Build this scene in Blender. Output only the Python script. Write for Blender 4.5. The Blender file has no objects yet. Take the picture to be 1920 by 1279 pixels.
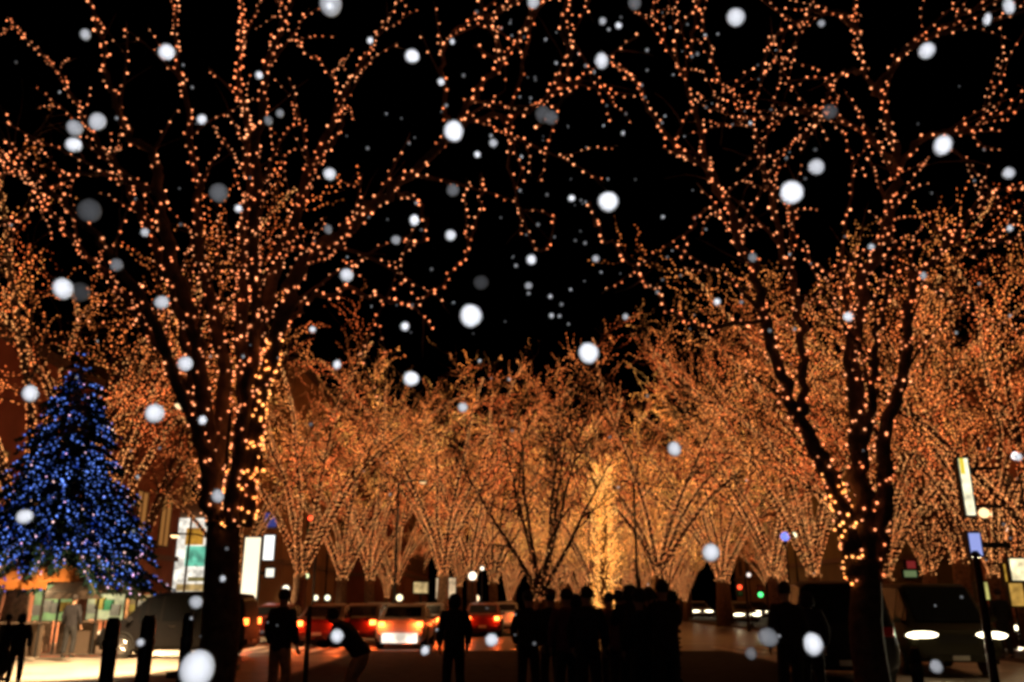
import bpy, math, random
import numpy as np
from mathutils import Vector, Matrix
R = math.radians
C = bpy.context.scene.collection
random.seed(7); rng = np.random.default_rng(7)

# ------------------------------------------------------------ camera
EYE = 1.6; PITCH = math.atan(485/1600); FPX = 1600.0
cd = bpy.data.cameras.new('camera'); cam = bpy.data.objects.new('camera', cd); C.objects.link(cam)
cam.location = (0, 0, EYE); cam.rotation_euler = (R(90)+PITCH, 0, 0)
cd.sensor_width = 36; cd.lens = 36*FPX/1920; cd.clip_start = 0.05; cd.clip_end = 3000
cd.dof.use_dof = True; cd.dof.focus_distance = 14; cd.dof.aperture_fstop = 16.0
S = bpy.context.scene; S.camera = cam
S.render.engine = 'CYCLES'
S.cycles.filter_width = 3.4
S.cycles.use_denoising = True
S.cycles.max_bounces = 5; S.cycles.diffuse_bounces = 2; S.cycles.glossy_bounces = 2; S.cycles.transparent_max_bounces = 12
S.cycles.sample_clamp_indirect = 3.0
S.cycles.use_light_tree = True
S.view_settings.view_transform = 'Standard'; S.view_settings.look = 'None'
S.view_settings.exposure = 0; S.view_settings.gamma = 1
# ------------------------------------------------------------ night sky
w = bpy.data.worlds.new('World'); S.world = w; w.use_nodes = True
nt = w.node_tree; bg = nt.nodes['Background']
sk = nt.nodes.new('ShaderNodeTexSky'); sk.sky_type = 'NISHITA'; sk.sun_disc = False
sk.sun_elevation = R(-8); sk.sun_rotation = R(180)
nt.links.new(sk.outputs[0], bg.inputs[0]); bg.inputs[1].default_value = 0.05

def lamp(name, kind, loc, power, col, radius=0.05, rot=None, spot=None, parent=None, blend=0.6):
    l = bpy.data.lights.new(name, kind); l.energy = power; l.color = col
    l.shadow_soft_size = radius
    if kind == 'SPOT': l.spot_size = R(spot or 120); l.spot_blend = blend
    o = bpy.data.objects.new(name, l); C.objects.link(o); o.location = loc
    if rot: o.rotation_euler = rot
    if parent: o.parent = parent
    return o
# the photographer's flash, which is what lights the flakes near the lens
lamp('camera_flash', 'POINT', (0.02, -0.03, EYE+0.06), 19, (0.93, 0.95, 1.0), 0.02)

# pixel of the 1920x1279 photograph + distance along the street -> world point
cp, sp = math.cos(PITCH), math.sin(PITCH)
def at(px, py, Y):
    x = (px-960)/FPX; u = (639.5-py)/FPX
    d = Vector((x, cp-u*sp, sp+u*cp)); k = Y/d.y
    return Vector((d.x*k, Y, EYE+d.z*k))
def gx(px, Y):      # world x of something at eye level
    return at(px, 1125, Y).x

# ------------------------------------------------------------ materials
def mat(name, col, rough=0.7, metal=0.0, noise=0.0, scale=6.0, emit=None, strength=0.0, spec=0.4, bump=0.0, tint=None):
    m = bpy.data.materials.new(name); m.use_nodes = True; n = m.node_tree; b = n.nodes['Principled BSDF']
    b.inputs['Roughness'].default_value = rough; b.inputs['Metallic'].default_value = metal
    b.inputs['Specular IOR Level'].default_value = spec
    if noise > 0:
        t = n.nodes.new('ShaderNodeTexNoise'); t.inputs['Scale'].default_value = scale; t.inputs['Detail'].default_value = 6
        tc = n.nodes.new('ShaderNodeTexCoord'); n.links.new(tc.outputs['Object'], t.inputs['Vector'])
        r = n.nodes.new('ShaderNodeValToRGB'); n.links.new(t.outputs['Fac'], r.inputs[0])
        c2 = tint or [min(1, c*(1+noise)) for c in col[:3]]
        r.color_ramp.elements[0].position = .32; r.color_ramp.elements[1].position = .68
        r.color_ramp.elements[0].color = [c*(1-noise) for c in col[:3]]+[1]; r.color_ramp.elements[1].color = list(c2)+[1]
        n.links.new(r.outputs[0], b.inputs['Base Color'])
        if bump:
            bp = n.nodes.new('ShaderNodeBump'); bp.inputs['Strength'].default_value = bump; bp.inputs['Distance'].default_value = .03
            n.links.new(t.outputs['Fac'], bp.inputs['Height']); n.links.new(bp.outputs[0], b.inputs['Normal'])
    else:
        b.inputs['Base Color'].default_value = list(col[:3])+[1]
    if emit:
        b.inputs['Emission Color'].default_value = list(emit)+[1]; b.inputs['Emission Strength'].default_value = strength
    return m
def bulb_mat(name, a, b, strength, sampling=None, scale=2.5, amp=(.3, 1.9), k=7, rg=(.35, .65)):
    """small lamps whose colour drifts from cap to cap between a and b"""
    m = bpy.data.materials.new(name); m.use_nodes = True; n = m.node_tree
    for x in list(n.nodes): n.nodes.remove(x)
    o = n.nodes.new('ShaderNodeOutputMaterial'); e = n.nodes.new('ShaderNodeEmission')
    t = n.nodes.new('ShaderNodeTexNoise'); t.inputs['Scale'].default_value = scale; t.inputs['Detail'].default_value = 3
    tc = n.nodes.new('ShaderNodeTexCoord'); n.links.new(tc.outputs['Object'], t.inputs['Vector'])
    r = n.nodes.new('ShaderNodeValToRGB'); r.color_ramp.elements[0].position = .38; r.color_ramp.elements[1].position = .64
    r.color_ramp.elements[0].color = list(a)+[1]; r.color_ramp.elements[1].color = list(b)+[1]
    n.links.new(t.outputs['Fac'], r.inputs[0]); n.links.new(r.outputs[0], e.inputs[0])
    t2 = n.nodes.new('ShaderNodeTexNoise'); t2.inputs['Scale'].default_value = scale*k; t2.inputs['Detail'].default_value = 5; n.links.new(tc.outputs['Object'], t2.inputs['Vector'])
    mp = n.nodes.new('ShaderNodeMapRange'); mp.inputs[1].default_value = rg[0]; mp.inputs[2].default_value = rg[1]
    mp.inputs[3].default_value = strength*amp[0]; mp.inputs[4].default_value = strength*amp[1]
    n.links.new(t2.outputs['Fac'], mp.inputs[0]); n.links.new(mp.outputs[0], e.inputs[1])
    n.links.new(e.outputs[0], o.inputs[0])
    if sampling: m.cycles.emission_sampling = sampling
    return m
BARK = mat('bark', (.16, .095, .06), .9, noise=.45, scale=9, bump=.6)
BULB = bulb_mat('warm_bulb', (1, .22, .07), (1, .36, .15), 2.3)
BULB_NG = bulb_mat('golden_warm_bulb', (1, .26, .05), (1, .38, .10), 3.4)
BULB_FAR = bulb_mat('warm_bulb_far', (1, .17, .04), (1, .35, .08), 1.3, scale=.22, amp=(.0, 2.6), k=2.6, rg=(.42, .62))
BULB_GOLD = bulb_mat('gold_bulb', (1, .26, .045), (1, .46, .10), 2.4, scale=.3, amp=(.05, 2.3), k=2.4, rg=(.40, .62))
BULB_LIMB = bulb_mat('limb_bulb', (1, .26, .07), (1, .42, .13), 1.7)
BULB_COL = bulb_mat('column_bulb', (1, .32, .05), (1, .46, .11), 2.6)
BARK_DIM = mat('bark_dim', (.055, .028, .016), .95, noise=.4, scale=5)
WIRE = mat('wire', (.03, .02, .015), .6)
BLUEB = bulb_mat('blue_bulb', (.006, .02, .16), (.15, .29, 1), 1.6, scale=1.1)
PINKB = bulb_mat('pink_white_bulb', (.8, .42, .8), (1, .62, .45), 2.0)
NEEDLE = mat('needles', (.012, .03, .022), .95, noise=.4, scale=12, spec=.05)
ASPH = mat('asphalt', (.055, .05, .048), .55, noise=.3, scale=3, bump=.25)
ROADM = mat('wet_road', (.09, .075, .06), .38, noise=.35, scale=1.3, bump=.15)
PAVE = mat('paving', (.045, .038, .032), .95, noise=.35, scale=5, bump=.5, spec=.1)
KERB = mat('kerb_stone', (.12, .11, .1), .8, noise=.2)
MARK = mat('road_paint', (.7, .68, .62), .6, noise=.15, scale=8)
def glow(name, col, s, var=0.0, sc=3.0):
    m = mat(name, (.1, .1, .1), .5, emit=col, strength=s)
    if var:
        n = m.node_tree; b = n.nodes['Principled BSDF']; t = n.nodes.new('ShaderNodeTexNoise'); t.inputs['Scale'].default_value = sc; t.inputs['Detail'].default_value = 5
        tc = n.nodes.new('ShaderNodeTexCoord'); n.links.new(tc.outputs['Object'], t.inputs['Vector'])
        mp = n.nodes.new('ShaderNodeMapRange'); mp.inputs[1].default_value = .35; mp.inputs[2].default_value = .65; mp.inputs[3].default_value = s*(1-var); mp.inputs[4].default_value = s*(1+var)
        n.links.new(t.outputs['Fac'], mp.inputs[0]); n.links.new(mp.outputs[0], b.inputs['Emission Strength'])
    return m
DARKM = mat('dark_metal', (.02, .018, .017), .45, metal=.3)
GLASS = mat('car_glass', (.012, .013, .015), .12, spec=.25)
TYRE = mat('tyre', (.02, .02, .02), .85)
RIM = mat('rim', (.35, .35, .36), .3, metal=.9)
CHROME = mat('chrome', (.5, .5, .5), .2, metal=1)

# ------------------------------------------------------------ mesh helpers
class MB:
    def __init__(s): s.v = []; s.f = []; s.m = []; s.n = 0
    def add(s, v, f, mi=0):
        v = np.asarray(v, float); s.v.append(v); k = s.n
        for q in f: s.f.append([i+k for i in q])
        s.m += [mi]*len(f); s.n += len(v)
    def box(s, x0, x1, y0, y1, z0, z1, mi=0):
        v = [(x, y, z) for z in (z0, z1) for y in (y0, y1) for x in (x0, x1)]
        s.add(v, [(0,2,3,1),(4,5,7,6),(0,1,5,4),(2,6,7,3),(0,4,6,2),(1,3,7,5)], mi)
    def tube(s, pts, rad, n=6, mi=0, cap=True):
        P = np.array([tuple(p) for p in pts], float); k = len(P)
        if k < 2: return
        rad = np.broadcast_to(np.asarray(rad, float), (k,))
        T = np.gradient(P, axis=0); T /= np.linalg.norm(T, axis=1)[:, None]+1e-9
        u = np.cross(T[0], (0, 0, 1.)) if abs(T[0][2]) < .9 else np.cross(T[0], (1., 0, 0)); u /= np.linalg.norm(u)+1e-9
        out = []; a = np.arange(n)*2*math.pi/n
        for i in range(k):
            u = u-T[i]*np.dot(u, T[i]); u /= np.linalg.norm(u)+1e-9; w_ = np.cross(T[i], u)
            out.append(P[i]+rad[i]*(np.cos(a)[:, None]*u+np.sin(a)[:, None]*w_))
        f = [(i*n+j, i*n+(j+1) % n, (i+1)*n+(j+1) % n, (i+1)*n+j) for i in range(k-1) for j in range(n)]
        if cap: f += [tuple(range(n))[::-1], tuple((k-1)*n+j for j in range(n))]
        s.add(np.concatenate(out), f, mi)
    def lathe(s, prof, c=(0, 0, 0), n=16, mi=0):   # profile (r, z)
        v = []; k = len(prof)
        for r, z in prof:
            for j in range(n): a = j*2*math.pi/n; v.append((c[0]+r*math.cos(a), c[1]+r*math.sin(a), c[2]+z))
        f = [(i*n+j, i*n+(j+1) % n, (i+1)*n+(j+1) % n, (i+1)*n+j) for i in range(k-1) for j in range(n)]
        f += [tuple(range(n))[::-1], tuple((k-1)*n+j for j in range(n))]
        s.add(v, f, mi)
    def build(s, name, mats, parent=None, smooth=False, bevel=0):
        me = bpy.data.meshes.new(name)
        me.from_pydata(np.concatenate(s.v).tolist(), [], s.f)
        if not isinstance(mats, (list, tuple)): mats = [mats]
        for m in mats: me.materials.append(m)
        if len(mats) > 1: me.polygons.foreach_set('material_index', s.m)
        if smooth: me.polygons.foreach_set('use_smooth', [True]*len(me.polygons))
        me.update()
        o = bpy.data.objects.new(name, me); C.objects.link(o)
        if parent: o.parent = parent
        if bevel:
            b = o.modifiers.new('bevel', 'BEVEL'); b.width = bevel; b.segments = 2; b.limit_method = 'ANGLE'
        return o
def ico(sub):
    import bmesh
    b = bmesh.new(); bmesh.ops.create_icosphere(b, subdivisions=sub, radius=1)
    b.verts.ensure_lookup_table()
    v = np.array([p.co[:] for p in b.verts]); f = [[q.index for q in p.verts] for p in b.faces]; b.free(); return v, f
ICO = ico(1)
OCT = (np.array([(1,0,0),(0,1,0),(-1,0,0),(0,-1,0),(0,0,1),(0,0,-1)], float),
       [(0,1,4),(1,2,4),(2,3,4),(3,0,4),(1,0,5),(2,1,5),(3,2,5),(0,3,5)])
def bulbs(mb, pts, r, shape=OCT, mi=0, vary=.25):
    V, F = shape; n = len(V); P = np.array([tuple(p) for p in pts], float)
    if len(P) == 0: return
    rr = r*(1+vary*rng.uniform(-1, 1, len(P)))
    v = (P[:, None, :]+V[None]*rr[:, None, None]).reshape(-1, 3)
    F = np.array(F); f = (F[None]+(np.arange(len(P))*n)[:, None, None]).reshape(-1, F.shape[1])
    mb.add(v, f.tolist(), mi)
def tag(o, label=None, cat=None, group=None, kind=None):
    if label: o['label'] = label
    if cat: o['category'] = cat
    if group: o['group'] = group
    if kind: o['kind'] = kind
    return o
def thing(name, loc, label, cat, group=None, rz=0):
    o = bpy.data.objects.new(name, None); C.objects.link(o); o.location = loc; o.rotation_euler = (0, 0, rz)
    o.empty_display_size = .3
    return tag(o, label, cat, group)
def copy_tree(o, parent=None):
    c = o.copy(); C.objects.link(c); c.parent = parent
    for ch in list(o.children): copy_tree(ch, c)
    return c
def local(pts, loc): return [tuple(Vector(p)-Vector(loc)) for p in pts]

# ------------------------------------------------------------ ground, roads
g = MB(); g.add([(-900,-60,0),(900,-60,0),(900,1500,0),(-900,1500,0)], [(0,1,2,3)]); tag(g.build('ground', ASPH), kind='structure')
g = MB(); g.add([(-60,27.5,.004),(60,27.5,.004),(60,41,.004),(-60,41,.004)], [(0,1,2,3)])
g.add([(-11.4,-30,.004),(-4.6,-30,.004),(-4.6,27.5,.004),(-11.4,27.5,.004)], [(0,1,2,3)])
g.add([(6.6,-30,.004),(13.4,-30,.004),(13.4,27.5,.004),(6.6,27.5,.004)], [(0,1,2,3)])
g.add([(-13,41,.004),(13.4,41,.004),(13.4,400,.004),(-13,400,.004)], [(0,1,2,3)])
tag(g.build('road', ROADM), kind='structure')
def kerbed(name, x0, x1, y0, y1):
    m = MB(); m.box(x0+.15, x1-.15, y0+.15, y1-.15, -.05, .115); o = m.build(name, PAVE)
    tag(o, kind='structure')
    k = MB(); k.box(x0, x1, y0, y0+.15, -.05, .12); k.box(x0, x1, y1-.15, y1, -.05, .12)
    k.box(x0, x0+.15, y0+.15, y1-.15, -.05, .12); k.box(x1-.15, x1, y0+.15, y1-.15, -.05, .12)
    k.build('kerb', KERB, o)
kerbed('median_path', -4.6, 6.6, -20, 27.5)
kerbed('pavement', -40, -11.4, -20, 13.4); kerbed('pavement', -40, -19.1, 13.4, 27.5); kerbed('pavement', 13.4, 50, -20, 27.5)
kerbed('pavement', -40, -13, 41, 300); kerbed('pavement', 13.4, 50, 41, 300)
kerbed('median_path', -5, 5.4, 41, 300)
pv = MB(); pv.add([(-19,13.5,.008),(-4.6,13.5,.008),(-4.6,27.4,.008),(-19,27.4,.008)], [(0,1,2,3)])
pv.add([(6.6,12,.008),(13.4,12,.008),(13.4,27.4,.008),(6.6,27.4,.008)], [(0,1,2,3)])
tag(pv.build('lit_road_sheet', mat('lit_road_pale', (.42, .36, .29), .5, noise=.25, scale=.9, bump=.1)), kind='structure')  # pale sheets: strong light on the road put into their colour
rl = MB(); rl.add([(-15.6,26.1,.012),(-8,26.9,.012),(-8,27.3,.012),(-15.6,26.6,.012)], [(0,1,2,3)])  # red strip: a tail-light streak laid on the road as colour
for k in range(9): rl.add([(-9.2+k*.5,18.2+k*.13,.012),(-8.9+k*.5,18.28+k*.13,.012),(-8.9+k*.5,18.36+k*.13,.012),(-9.2+k*.5,18.28+k*.13,.012)], [(0,1,2,3)])
rl.f = rl.f; rl.m = [0]+[1]*9
tag(rl.build('road_streak_and_joints', [mat('red_light_streak', (.75, .09, .03), .5, noise=.2, scale=3), mat('tar_joint', (.02, .02, .02), .8)]), kind='structure')
mk = MB()
for i in range(9): mk.add([(-11.2+i*.75,28.4,.008),(-10.8+i*.75,28.4,.008),(-10.8+i*.75,32,.008),(-11.2+i*.75,32,.008)], [(0,1,2,3)])
for i in range(9): mk.add([(7+i*.75,28.4,.008),(7.4+i*.75,28.4,.008),(7.4+i*.75,32,.008),(7+i*.75,32,.008)], [(0,1,2,3)])
for i in range(12): mk.add([(-30+i*5,34.2,.008),(-27+i*5,34.2,.008),(-27+i*5,34.35,.008),(-30+i*5,34.35,.008)], [(0,1,2,3)])
for i in range(12): mk.add([(-8.1,-10+i*3,.008),(-7.95,-10+i*3,.008),(-7.95,-8.5+i*3,.008),(-8.1,-8.5+i*3,.008)], [(0,1,2,3)])
tag(mk.build('road_markings', MARK), kind='structure')

# ------------------------------------------------------------ trees
def smooth_line(P, n=5):
    """Catmull-Rom through control points"""
    P = [Vector(p) for p in P]; out = []
    Q = [P[0]*2-P[1]]+P+[P[-1]*2-P[-2]]
    for i in range(1, len(Q)-2):
        for k in range(n):
            t = k/n; a, b, c, d = Q[i-1:i+3]
            out.append(.5*((2*b)+(c-a)*t+(2*a-5*b+4*c-d)*t*t+(3*b-a-3*c+d)*t**3))
    out.append(P[-1]); return out
def along(P, spacing):
    """evenly spaced (point, tangent, fraction)"""
    out = []; L = [0]
    for a, b in zip(P, P[1:]): L.append(L[-1]+(b-a).length)
    tot = L[-1]; d = spacing*random.random(); i = 0
    while d < tot:
        while L[i+1] < d: i += 1
        t = (d-L[i])/max(1e-6, L[i+1]-L[i]); out.append((P[i].lerp(P[i+1], t), (P[i+1]-P[i]).normalized(), d/tot))
        d += spacing*random.uniform(.7, 1.3)
    return out
def wander(p, d, length, bend=.18, up=.0, step=.35):
    P = [p.copy()]; d = d.normalized(); n = max(2, int(length/step))
    for i in range(n):
        d = (d+Vector((random.gauss(0, bend), random.gauss(0, bend), random.gauss(0, bend)+up))).normalized()
        P.append(P[-1]+d*(length/n))
    return P
def perp(d):
    v = Vector((random.gauss(0, 1), random.gauss(0, 1), random.gauss(0, 1))); v = v-d*v.dot(d)
    return v.normalized()
def string_on(mb, P, rad, spacing, r, turns=.9, shape=ICO, wire=True, start=0.0, skip=.0, mi=0):
    """one string of lamps wound round the polyline P (rad = radius by fraction)"""
    a = random.random()*6.28; pts = []
    for p, t, f in along(P, spacing):
        if f < start: continue
        u = t.cross(Vector((0.3, .9, .1))).normalized(); v = t.cross(u); a += turns*random.uniform(.5, 1.5)
        q = p+(u*math.cos(a)+v*math.sin(a))*(rad(f)+r*.9+random.uniform(0, .012))
        pts.append(q)
    if wire and len(pts) > 1: mb.tube(pts, .0035, 3, 1, cap=False)
    if skip: pts = [q for q in pts if random.random() > skip]
    bulbs(mb, pts, r, shape, mi)

def near_tree(base, trunk, limbs, label, r0=.235, dense={0: .3, 4: .3, 5: .2}):
    loc = Vector(base); t = thing('zelkova_tree', loc, label, 'tree')
    m = MB(); P = smooth_line([Vector(p) for p in trunk]); k = len(P)
    rr = [r0*(1.35 if i == 0 else 1.0-.22*i/k) for i in range(k)]
    m.tube(local(P, loc), rr, 14); m.build('trunk', BARK, t, smooth=True)
    for li, (ctl, ra, tw, dens) in enumerate(limbs):
        ra *= .78; tw = int(tw*.9)
        P = smooth_line([at(*c) for c in ctl], 6); k = len(P)
        jit = [Vector((random.gauss(0, .025), random.gauss(0, .03), random.gauss(0, .025))) for _ in P]; jit[0] *= 0
        P = [p+j for p, j in zip(P, jit)]
        rb = .018
        rad = lambda f, ra=ra: max(rb, ra*(1-f)**.8)
        m = MB(); m.tube(local(P, loc), [rad(i/(k-1)) for i in range(k)], 9)
        s = MB(); LP = [Vector(q) for q in local(P, loc)]
        for _ in range(3 if ra > .13 else 2 if ra > .08 else 1):
            string_on(s, LP, rad, .15/dens, .0145, turns=1.4)
        if li in dense:
            nb = LP[:max(3, int(len(LP)*dense[li]))]
            for _ in range(5): string_on(s, nb, lambda f: rad(f*.3), .11, .0165, turns=1.6, mi=2)
        # side branches and twigs, each wound with its own run of the string
        Ltot = sum((b-a).length for a, b in zip(LP, LP[1:]))
        for p, tg, f in along(LP, Ltot/max(1, tw)):
            if f < .22: continue
            d = (tg*random.uniform(.8, 1.2)+perp(tg)*random.uniform(.35, .85)+Vector((0, 0, random.uniform(0, .35)))).normalized()
            Lb = random.uniform(.5, 1.9)*(1.1-.4*f); B = wander(p, d, Lb, .075, -.01, .22); rs = min(rad(f)*.6, .028)
            m.tube(B, np.linspace(rs, .008, len(B)), 5)
            string_on(s, B, lambda f: .015, .14/dens, .0103, turns=1.2)
            for q, tq, fq in along(B, .45):
                if random.random() < .6:
                    E = wander(q, (tq+perp(tq)*.9).normalized(), random.uniform(.25, .8), .12, -.02, .15)
                    m.tube(E, np.linspace(.01, .004, len(E)), 4)
                    if random.random() < .6: string_on(s, E, lambda f: .008, .13/dens, .0095)
        o = m.build('limb', BARK, t, smooth=True)
        s.build('light_string', [BULB, WIRE, BULB_NG], o)
    return t
# left tree, about ten metres off
LB = at(412, 1125, 10.5); LB.z = 0.1
near_tree(LB, [LB, at(412, 1200, 10.5), at(415, 1080, 10.5), at(420, 960, 10.5)], [
 ([(428,985,10.4),(445,900,10.4),(455,800,10.5),(455,560,10.4),(470,300,10.2),(455,180,9.8),(452,-60,9.4)], .17, 16, 1.5),
 ([(415,985,10.5),(405,900,10.7),(420,700,10.9),(375,480,11.2),(370,380,11.4),(350,200,11.6),(330,60,11.8),(350,-80,12)], .15, 14, 1),
 ([(405,985,10.4),(388,880,10.3),(370,650,10),(320,480,9.6),(298,370,9.3),(290,300,9),(230,230,8.7),(200,120,8.3),(150,-60,8)], .15, 14, 1),
 ([(405,985,10.5),(392,880,10.6),(340,600,11.4),(285,450,12),(240,350,12.4),(180,260,12.8),(100,130,13.2),(10,35,13.5)], .13, 16, 1),
 ([(450,985,10.5),(470,880,10.6),(500,600,10.8),(545,430,11),(600,290,11.2),(640,180,11.4),(690,90,11.6),(770,-30,11.8)], .15, 13, 1),
 ([(455,985,10.4),(475,800,10.2),(540,560,9.6),(590,470,9.4),(660,420,9.2),(740,350,9),(830,265,8.8),(900,165,8.6),(970,80,8.5),(1040,-30,8.4)], .14, 18, 1),
 ([(435,985,10.3),(450,850,10.2),(475,640,9.9),(478,300,9.6),(500,120,9.3),(545,10,9.1),(575,-80,9)], .13, 12, 1.3),
 ([(400,985,10.5),(380,800,10.8),(300,650,11.6),(220,540,12.2),(120,430,12.8),(40,330,13.2),(-60,250,13.6)], .12, 22, 1.1),
 ([(500,700,10.5),(545,590,10.2),(620,548,9.9),(690,552,9.8),(765,572,9.7),(830,530,9.6),(870,480,9.5),(895,400,9.5),(900,330,9.5)], .05, 5, 1.5),
 ([(410,900,10.5),(350,760,9.6),(290,600,9),(200,470,8.6),(130,390,8.3),(60,330,8.1),(-40,260,8)], .1, 9, 1),
 ([(590,310,11.2),(640,230,11.8),(620,140,12.2),(560,80,12.5),(500,-30,12.8)], .05, 7, 1),
 ([(740,350,9.0),(790,390,8.8),(795,440,8.7),(760,470,8.6)], .04, 3, 1.1),
 ([(690,380,9.1),(655,440,9.0),(610,470,8.9),(560,450,8.8)], .04, 6, 1.3),
 ([(300,370,9.3),(210,330,9.7),(120,330,10),(50,400,10.2),(-10,420,10.4)], .05, 12, 1.2),
 ([(830,265,8.8),(900,220,8.6),(980,215,8.4),(1040,170,8.2),(1090,150,8.1)], .05, 7, 1.2),
 ([(850,250,8.8),(830,140,8.6),(850,60,8.4),(930,20,8.3),(1000,-30,8.2)], .04, 8, 1),
], 'bare tree at left with lights wound up its fanned limbs, right of the blue conifer')
# right tree
RB = at(1625, 1125, 10.3); RB.z = 0.1
near_tree(RB, [RB, at(1625, 1200, 10.3), at(1624, 1120, 10.3), at(1623, 1050, 10.3)], [
 ([(1612,1090,10.3),(1583,965,10.3),(1545,870,10.3),(1515,810,10.3),(1478,740,10.2),(1432,600,10.1),(1395,450,10),(1340,340,9.8),(1270,275,9.6),(1200,170,9.4),(1160,120,9.3)], .15, 15, 1.25),
 ([(1628,1060,10.3),(1618,900,10.3),(1600,700,10.4),(1612,560,10.4),(1660,440,10.4),(1678,330,10.3),(1665,230,10.1),(1620,120,9.8),(1600,-20,9.5)], .16, 18, 1.25),
 ([(1636,1090,10.3),(1658,950,10.3),(1662,870,10.3),(1665,790,10.3),(1700,690,10.2),(1700,610,10.1),(1720,520,9.9),(1790,440,9.5),(1850,370,9.2),(1930,340,8.9)], .14, 13, 1),
 ([(1500,780,10.2),(1508,700,10.3),(1490,570,10.5),(1462,450,10.8),(1440,330,11),(1400,220,11.2),(1340,130,11.4),(1300,-30,11.6)], .08, 16, 1.1),
 ([(1432,600,10.1),(1330,612,9.9),(1260,582,9.7),(1190,500,9.5),(1130,440,9.4),(1105,380,9.3)], .04, 3, 1.5),
 ([(1655,450,10.4),(1570,502,10.2),(1515,485,10),(1480,420,9.9),(1500,400,9.8)], .035, 4, 1.4),
 ([(1678,320,10.3),(1740,255,10),(1830,235,9.7),(1930,195,9.4)], .07, 12, 1.2),
 ([(1678,300,10.3),(1560,215,10.8),(1480,210,11.1),(1400,225,11.4),(1330,200,11.7)], .05, 11, 1.3),
 ([(1620,130,9.8),(1560,150,9.5),(1545,210,9.3),(1500,260,9.1)], .05, 6, 1.2),
 ([(1640,180,9.9),(1700,90,9.5),(1790,40,9.2),(1880,-20,9)], .07, 11, 1),
 ([(1610,60,9.7),(1540,20,9.3),(1450,70,9),(1430,140,8.8)], .05, 12, 1),
 ([(1395,450,10),(1330,390,10.3),(1290,440,10.5),(1280,490,10.6)], .035, 4, 1.1),
 ([(1340,340,9.8),(1290,170,10),(1240,60,10.2),(1220,-40,10.4)], .05, 10, 1.1),
 ([(1750,420,9.8),(1830,470,9.6),(1890,420,9.5),(1940,380,9.4)], .04, 6, 1),
 ([(1600,640,10.4),(1580,500,10.8),(1590,380,11),(1600,300,11.2)], .05, 3, 1),
 ([(1610,850,10.3),(1640,720,10.1),(1650,600,9.9),(1690,500,9.7),(1760,560,9.5)], .08, 9, 1.3),
], 'bare tree at right forking low into lit limbs, its dark trunk beside the dark van', dense={0: .2}, r0=.2)
# limbs reaching in from a tree behind the camera on the median
NB = Vector((1.6, -3.5, .1))
near_tree(NB, [NB, Vector((1.6, -3.5, 1.5)), Vector((1.5, -3.3, 3))], [
 ([(1130,-900,3.2),(1180,-420,6.2),(1090,-120,7.0),(1060,60,7.3),(1065,170,7.5),(1010,240,7.7)], .06, 9, 1.1),
 ([(1400,-700,3.5),(1350,-250,6.5),(1310,20,7.4),(1290,120,7.6)], .06, 9, 1.1),
 ([(900,-700,3.5),(930,-250,6.5),(900,0,7.4),(950,110,7.7),(880,90,7.8)], .05, 6, 1),
 ([(1080,-200,6.8),(1010,20,9.2),(960,200,10.3),(965,360,10.9),(1010,470,11.3),(1040,410,11.4),(980,390,11.4)], .04, 3, .9),
], 'tree behind the viewer, its lit branch tips dangling in the top middle', dense={})

# background trees: a few grown templates, copied along both sides and the middle of the avenue
def grow_template(seed, H, spread, mat_b, nl=8, spacing=.125, br=.0205, extra=1.0, tq_=.30):
    random.seed(seed)
    tr, cr, ls = MB(), MB(), MB(); pts = []; lim = []
    fk = 2.4*H/15
    TP = [Vector((0, 0, 0)), Vector((.03, 0, fk*.5)), Vector((0, .03, fk))]
    tr.tube(TP, [.36, .27, .24], 12)
    def wrap(P, rad, sp_, k=1, out=None, j=.09, tp=.8):
        out = pts if out is None else out
        for _ in range(k):
            a = random.random()*6
            for p, t, f in along(P, sp_):
                u = t.cross(Vector((.3, .9, .1))).normalized(); v = t.cross(u); a += random.uniform(.5, 2)
                out.append(p+(u*math.cos(a)+v*math.sin(a))*(rad*(1-f*tp)+.02)+perp(t)*random.uniform(0, j))
    wrap([Vector((0, 0, fk*.95)), Vector((0, 0, fk*1.1))], .26, .012, 2, lim)
    for i in range(nl):
        az = i*2*math.pi/nl+random.uniform(-.3, .3); el = R(random.uniform(63, 83))
        d = Vector((math.cos(az)*math.cos(el), math.sin(az)*math.cos(el), math.sin(el)))
        L = H*random.uniform(.60, .82)
        P = [Vector((0, 0, fk-.1))]; dd = d.copy(); n = 16
        for k in range(n):
            out = Vector((math.cos(az), math.sin(az), 0))*spread*.046
            dd = (dd+out+Vector((random.gauss(0, .06), random.gauss(0, .06), random.gauss(0, .04)))).normalized(); P.append(P[-1]+dd*L/n)
        cr.tube(P, np.linspace(.12, .02, len(P)), 6); wrap(P[:7], .125, spacing*.33, 3, lim, .01, .33); wrap(P[6:], .088, spacing*.42, 2, lim, .02); pass
        for p, t, f in along(P, L/11):
            if f < .33: continue
            db = (t+perp(t)*random.uniform(.5, 1.1)+Vector((0, 0, .1))).normalized()
            B = wander(p, db, H*random.uniform(.13, .27)*(1.15-.5*f), .13, .01, .5)
            cr.tube(B, np.linspace(.04, .012, len(B)), 4); wrap(B, .04, spacing)
            for q, tq, fq in along(B, tq_):
                dt = (tq+perp(tq)*random.uniform(.6, 1.3)).normalized()
                E = wander(q, dt, random.uniform(.6, 1.7), .2, -.02, .4)
                cr.tube(E, np.linspace(.014, .006, len(E)), 3, cap=False); wrap(E, .012, spacing/extra)
    bulbs(ls, pts, br); bulbs(ls, lim, br*.9, OCT, 1)
    T = tr.build('trunk', BARK, smooth=True); K = cr.build('crown', BARK_DIM); Ls = ls.build('light_string', [mat_b, BULB_LIMB])
    return T.data, K.data, Ls.data, (T, K, Ls)
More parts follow.
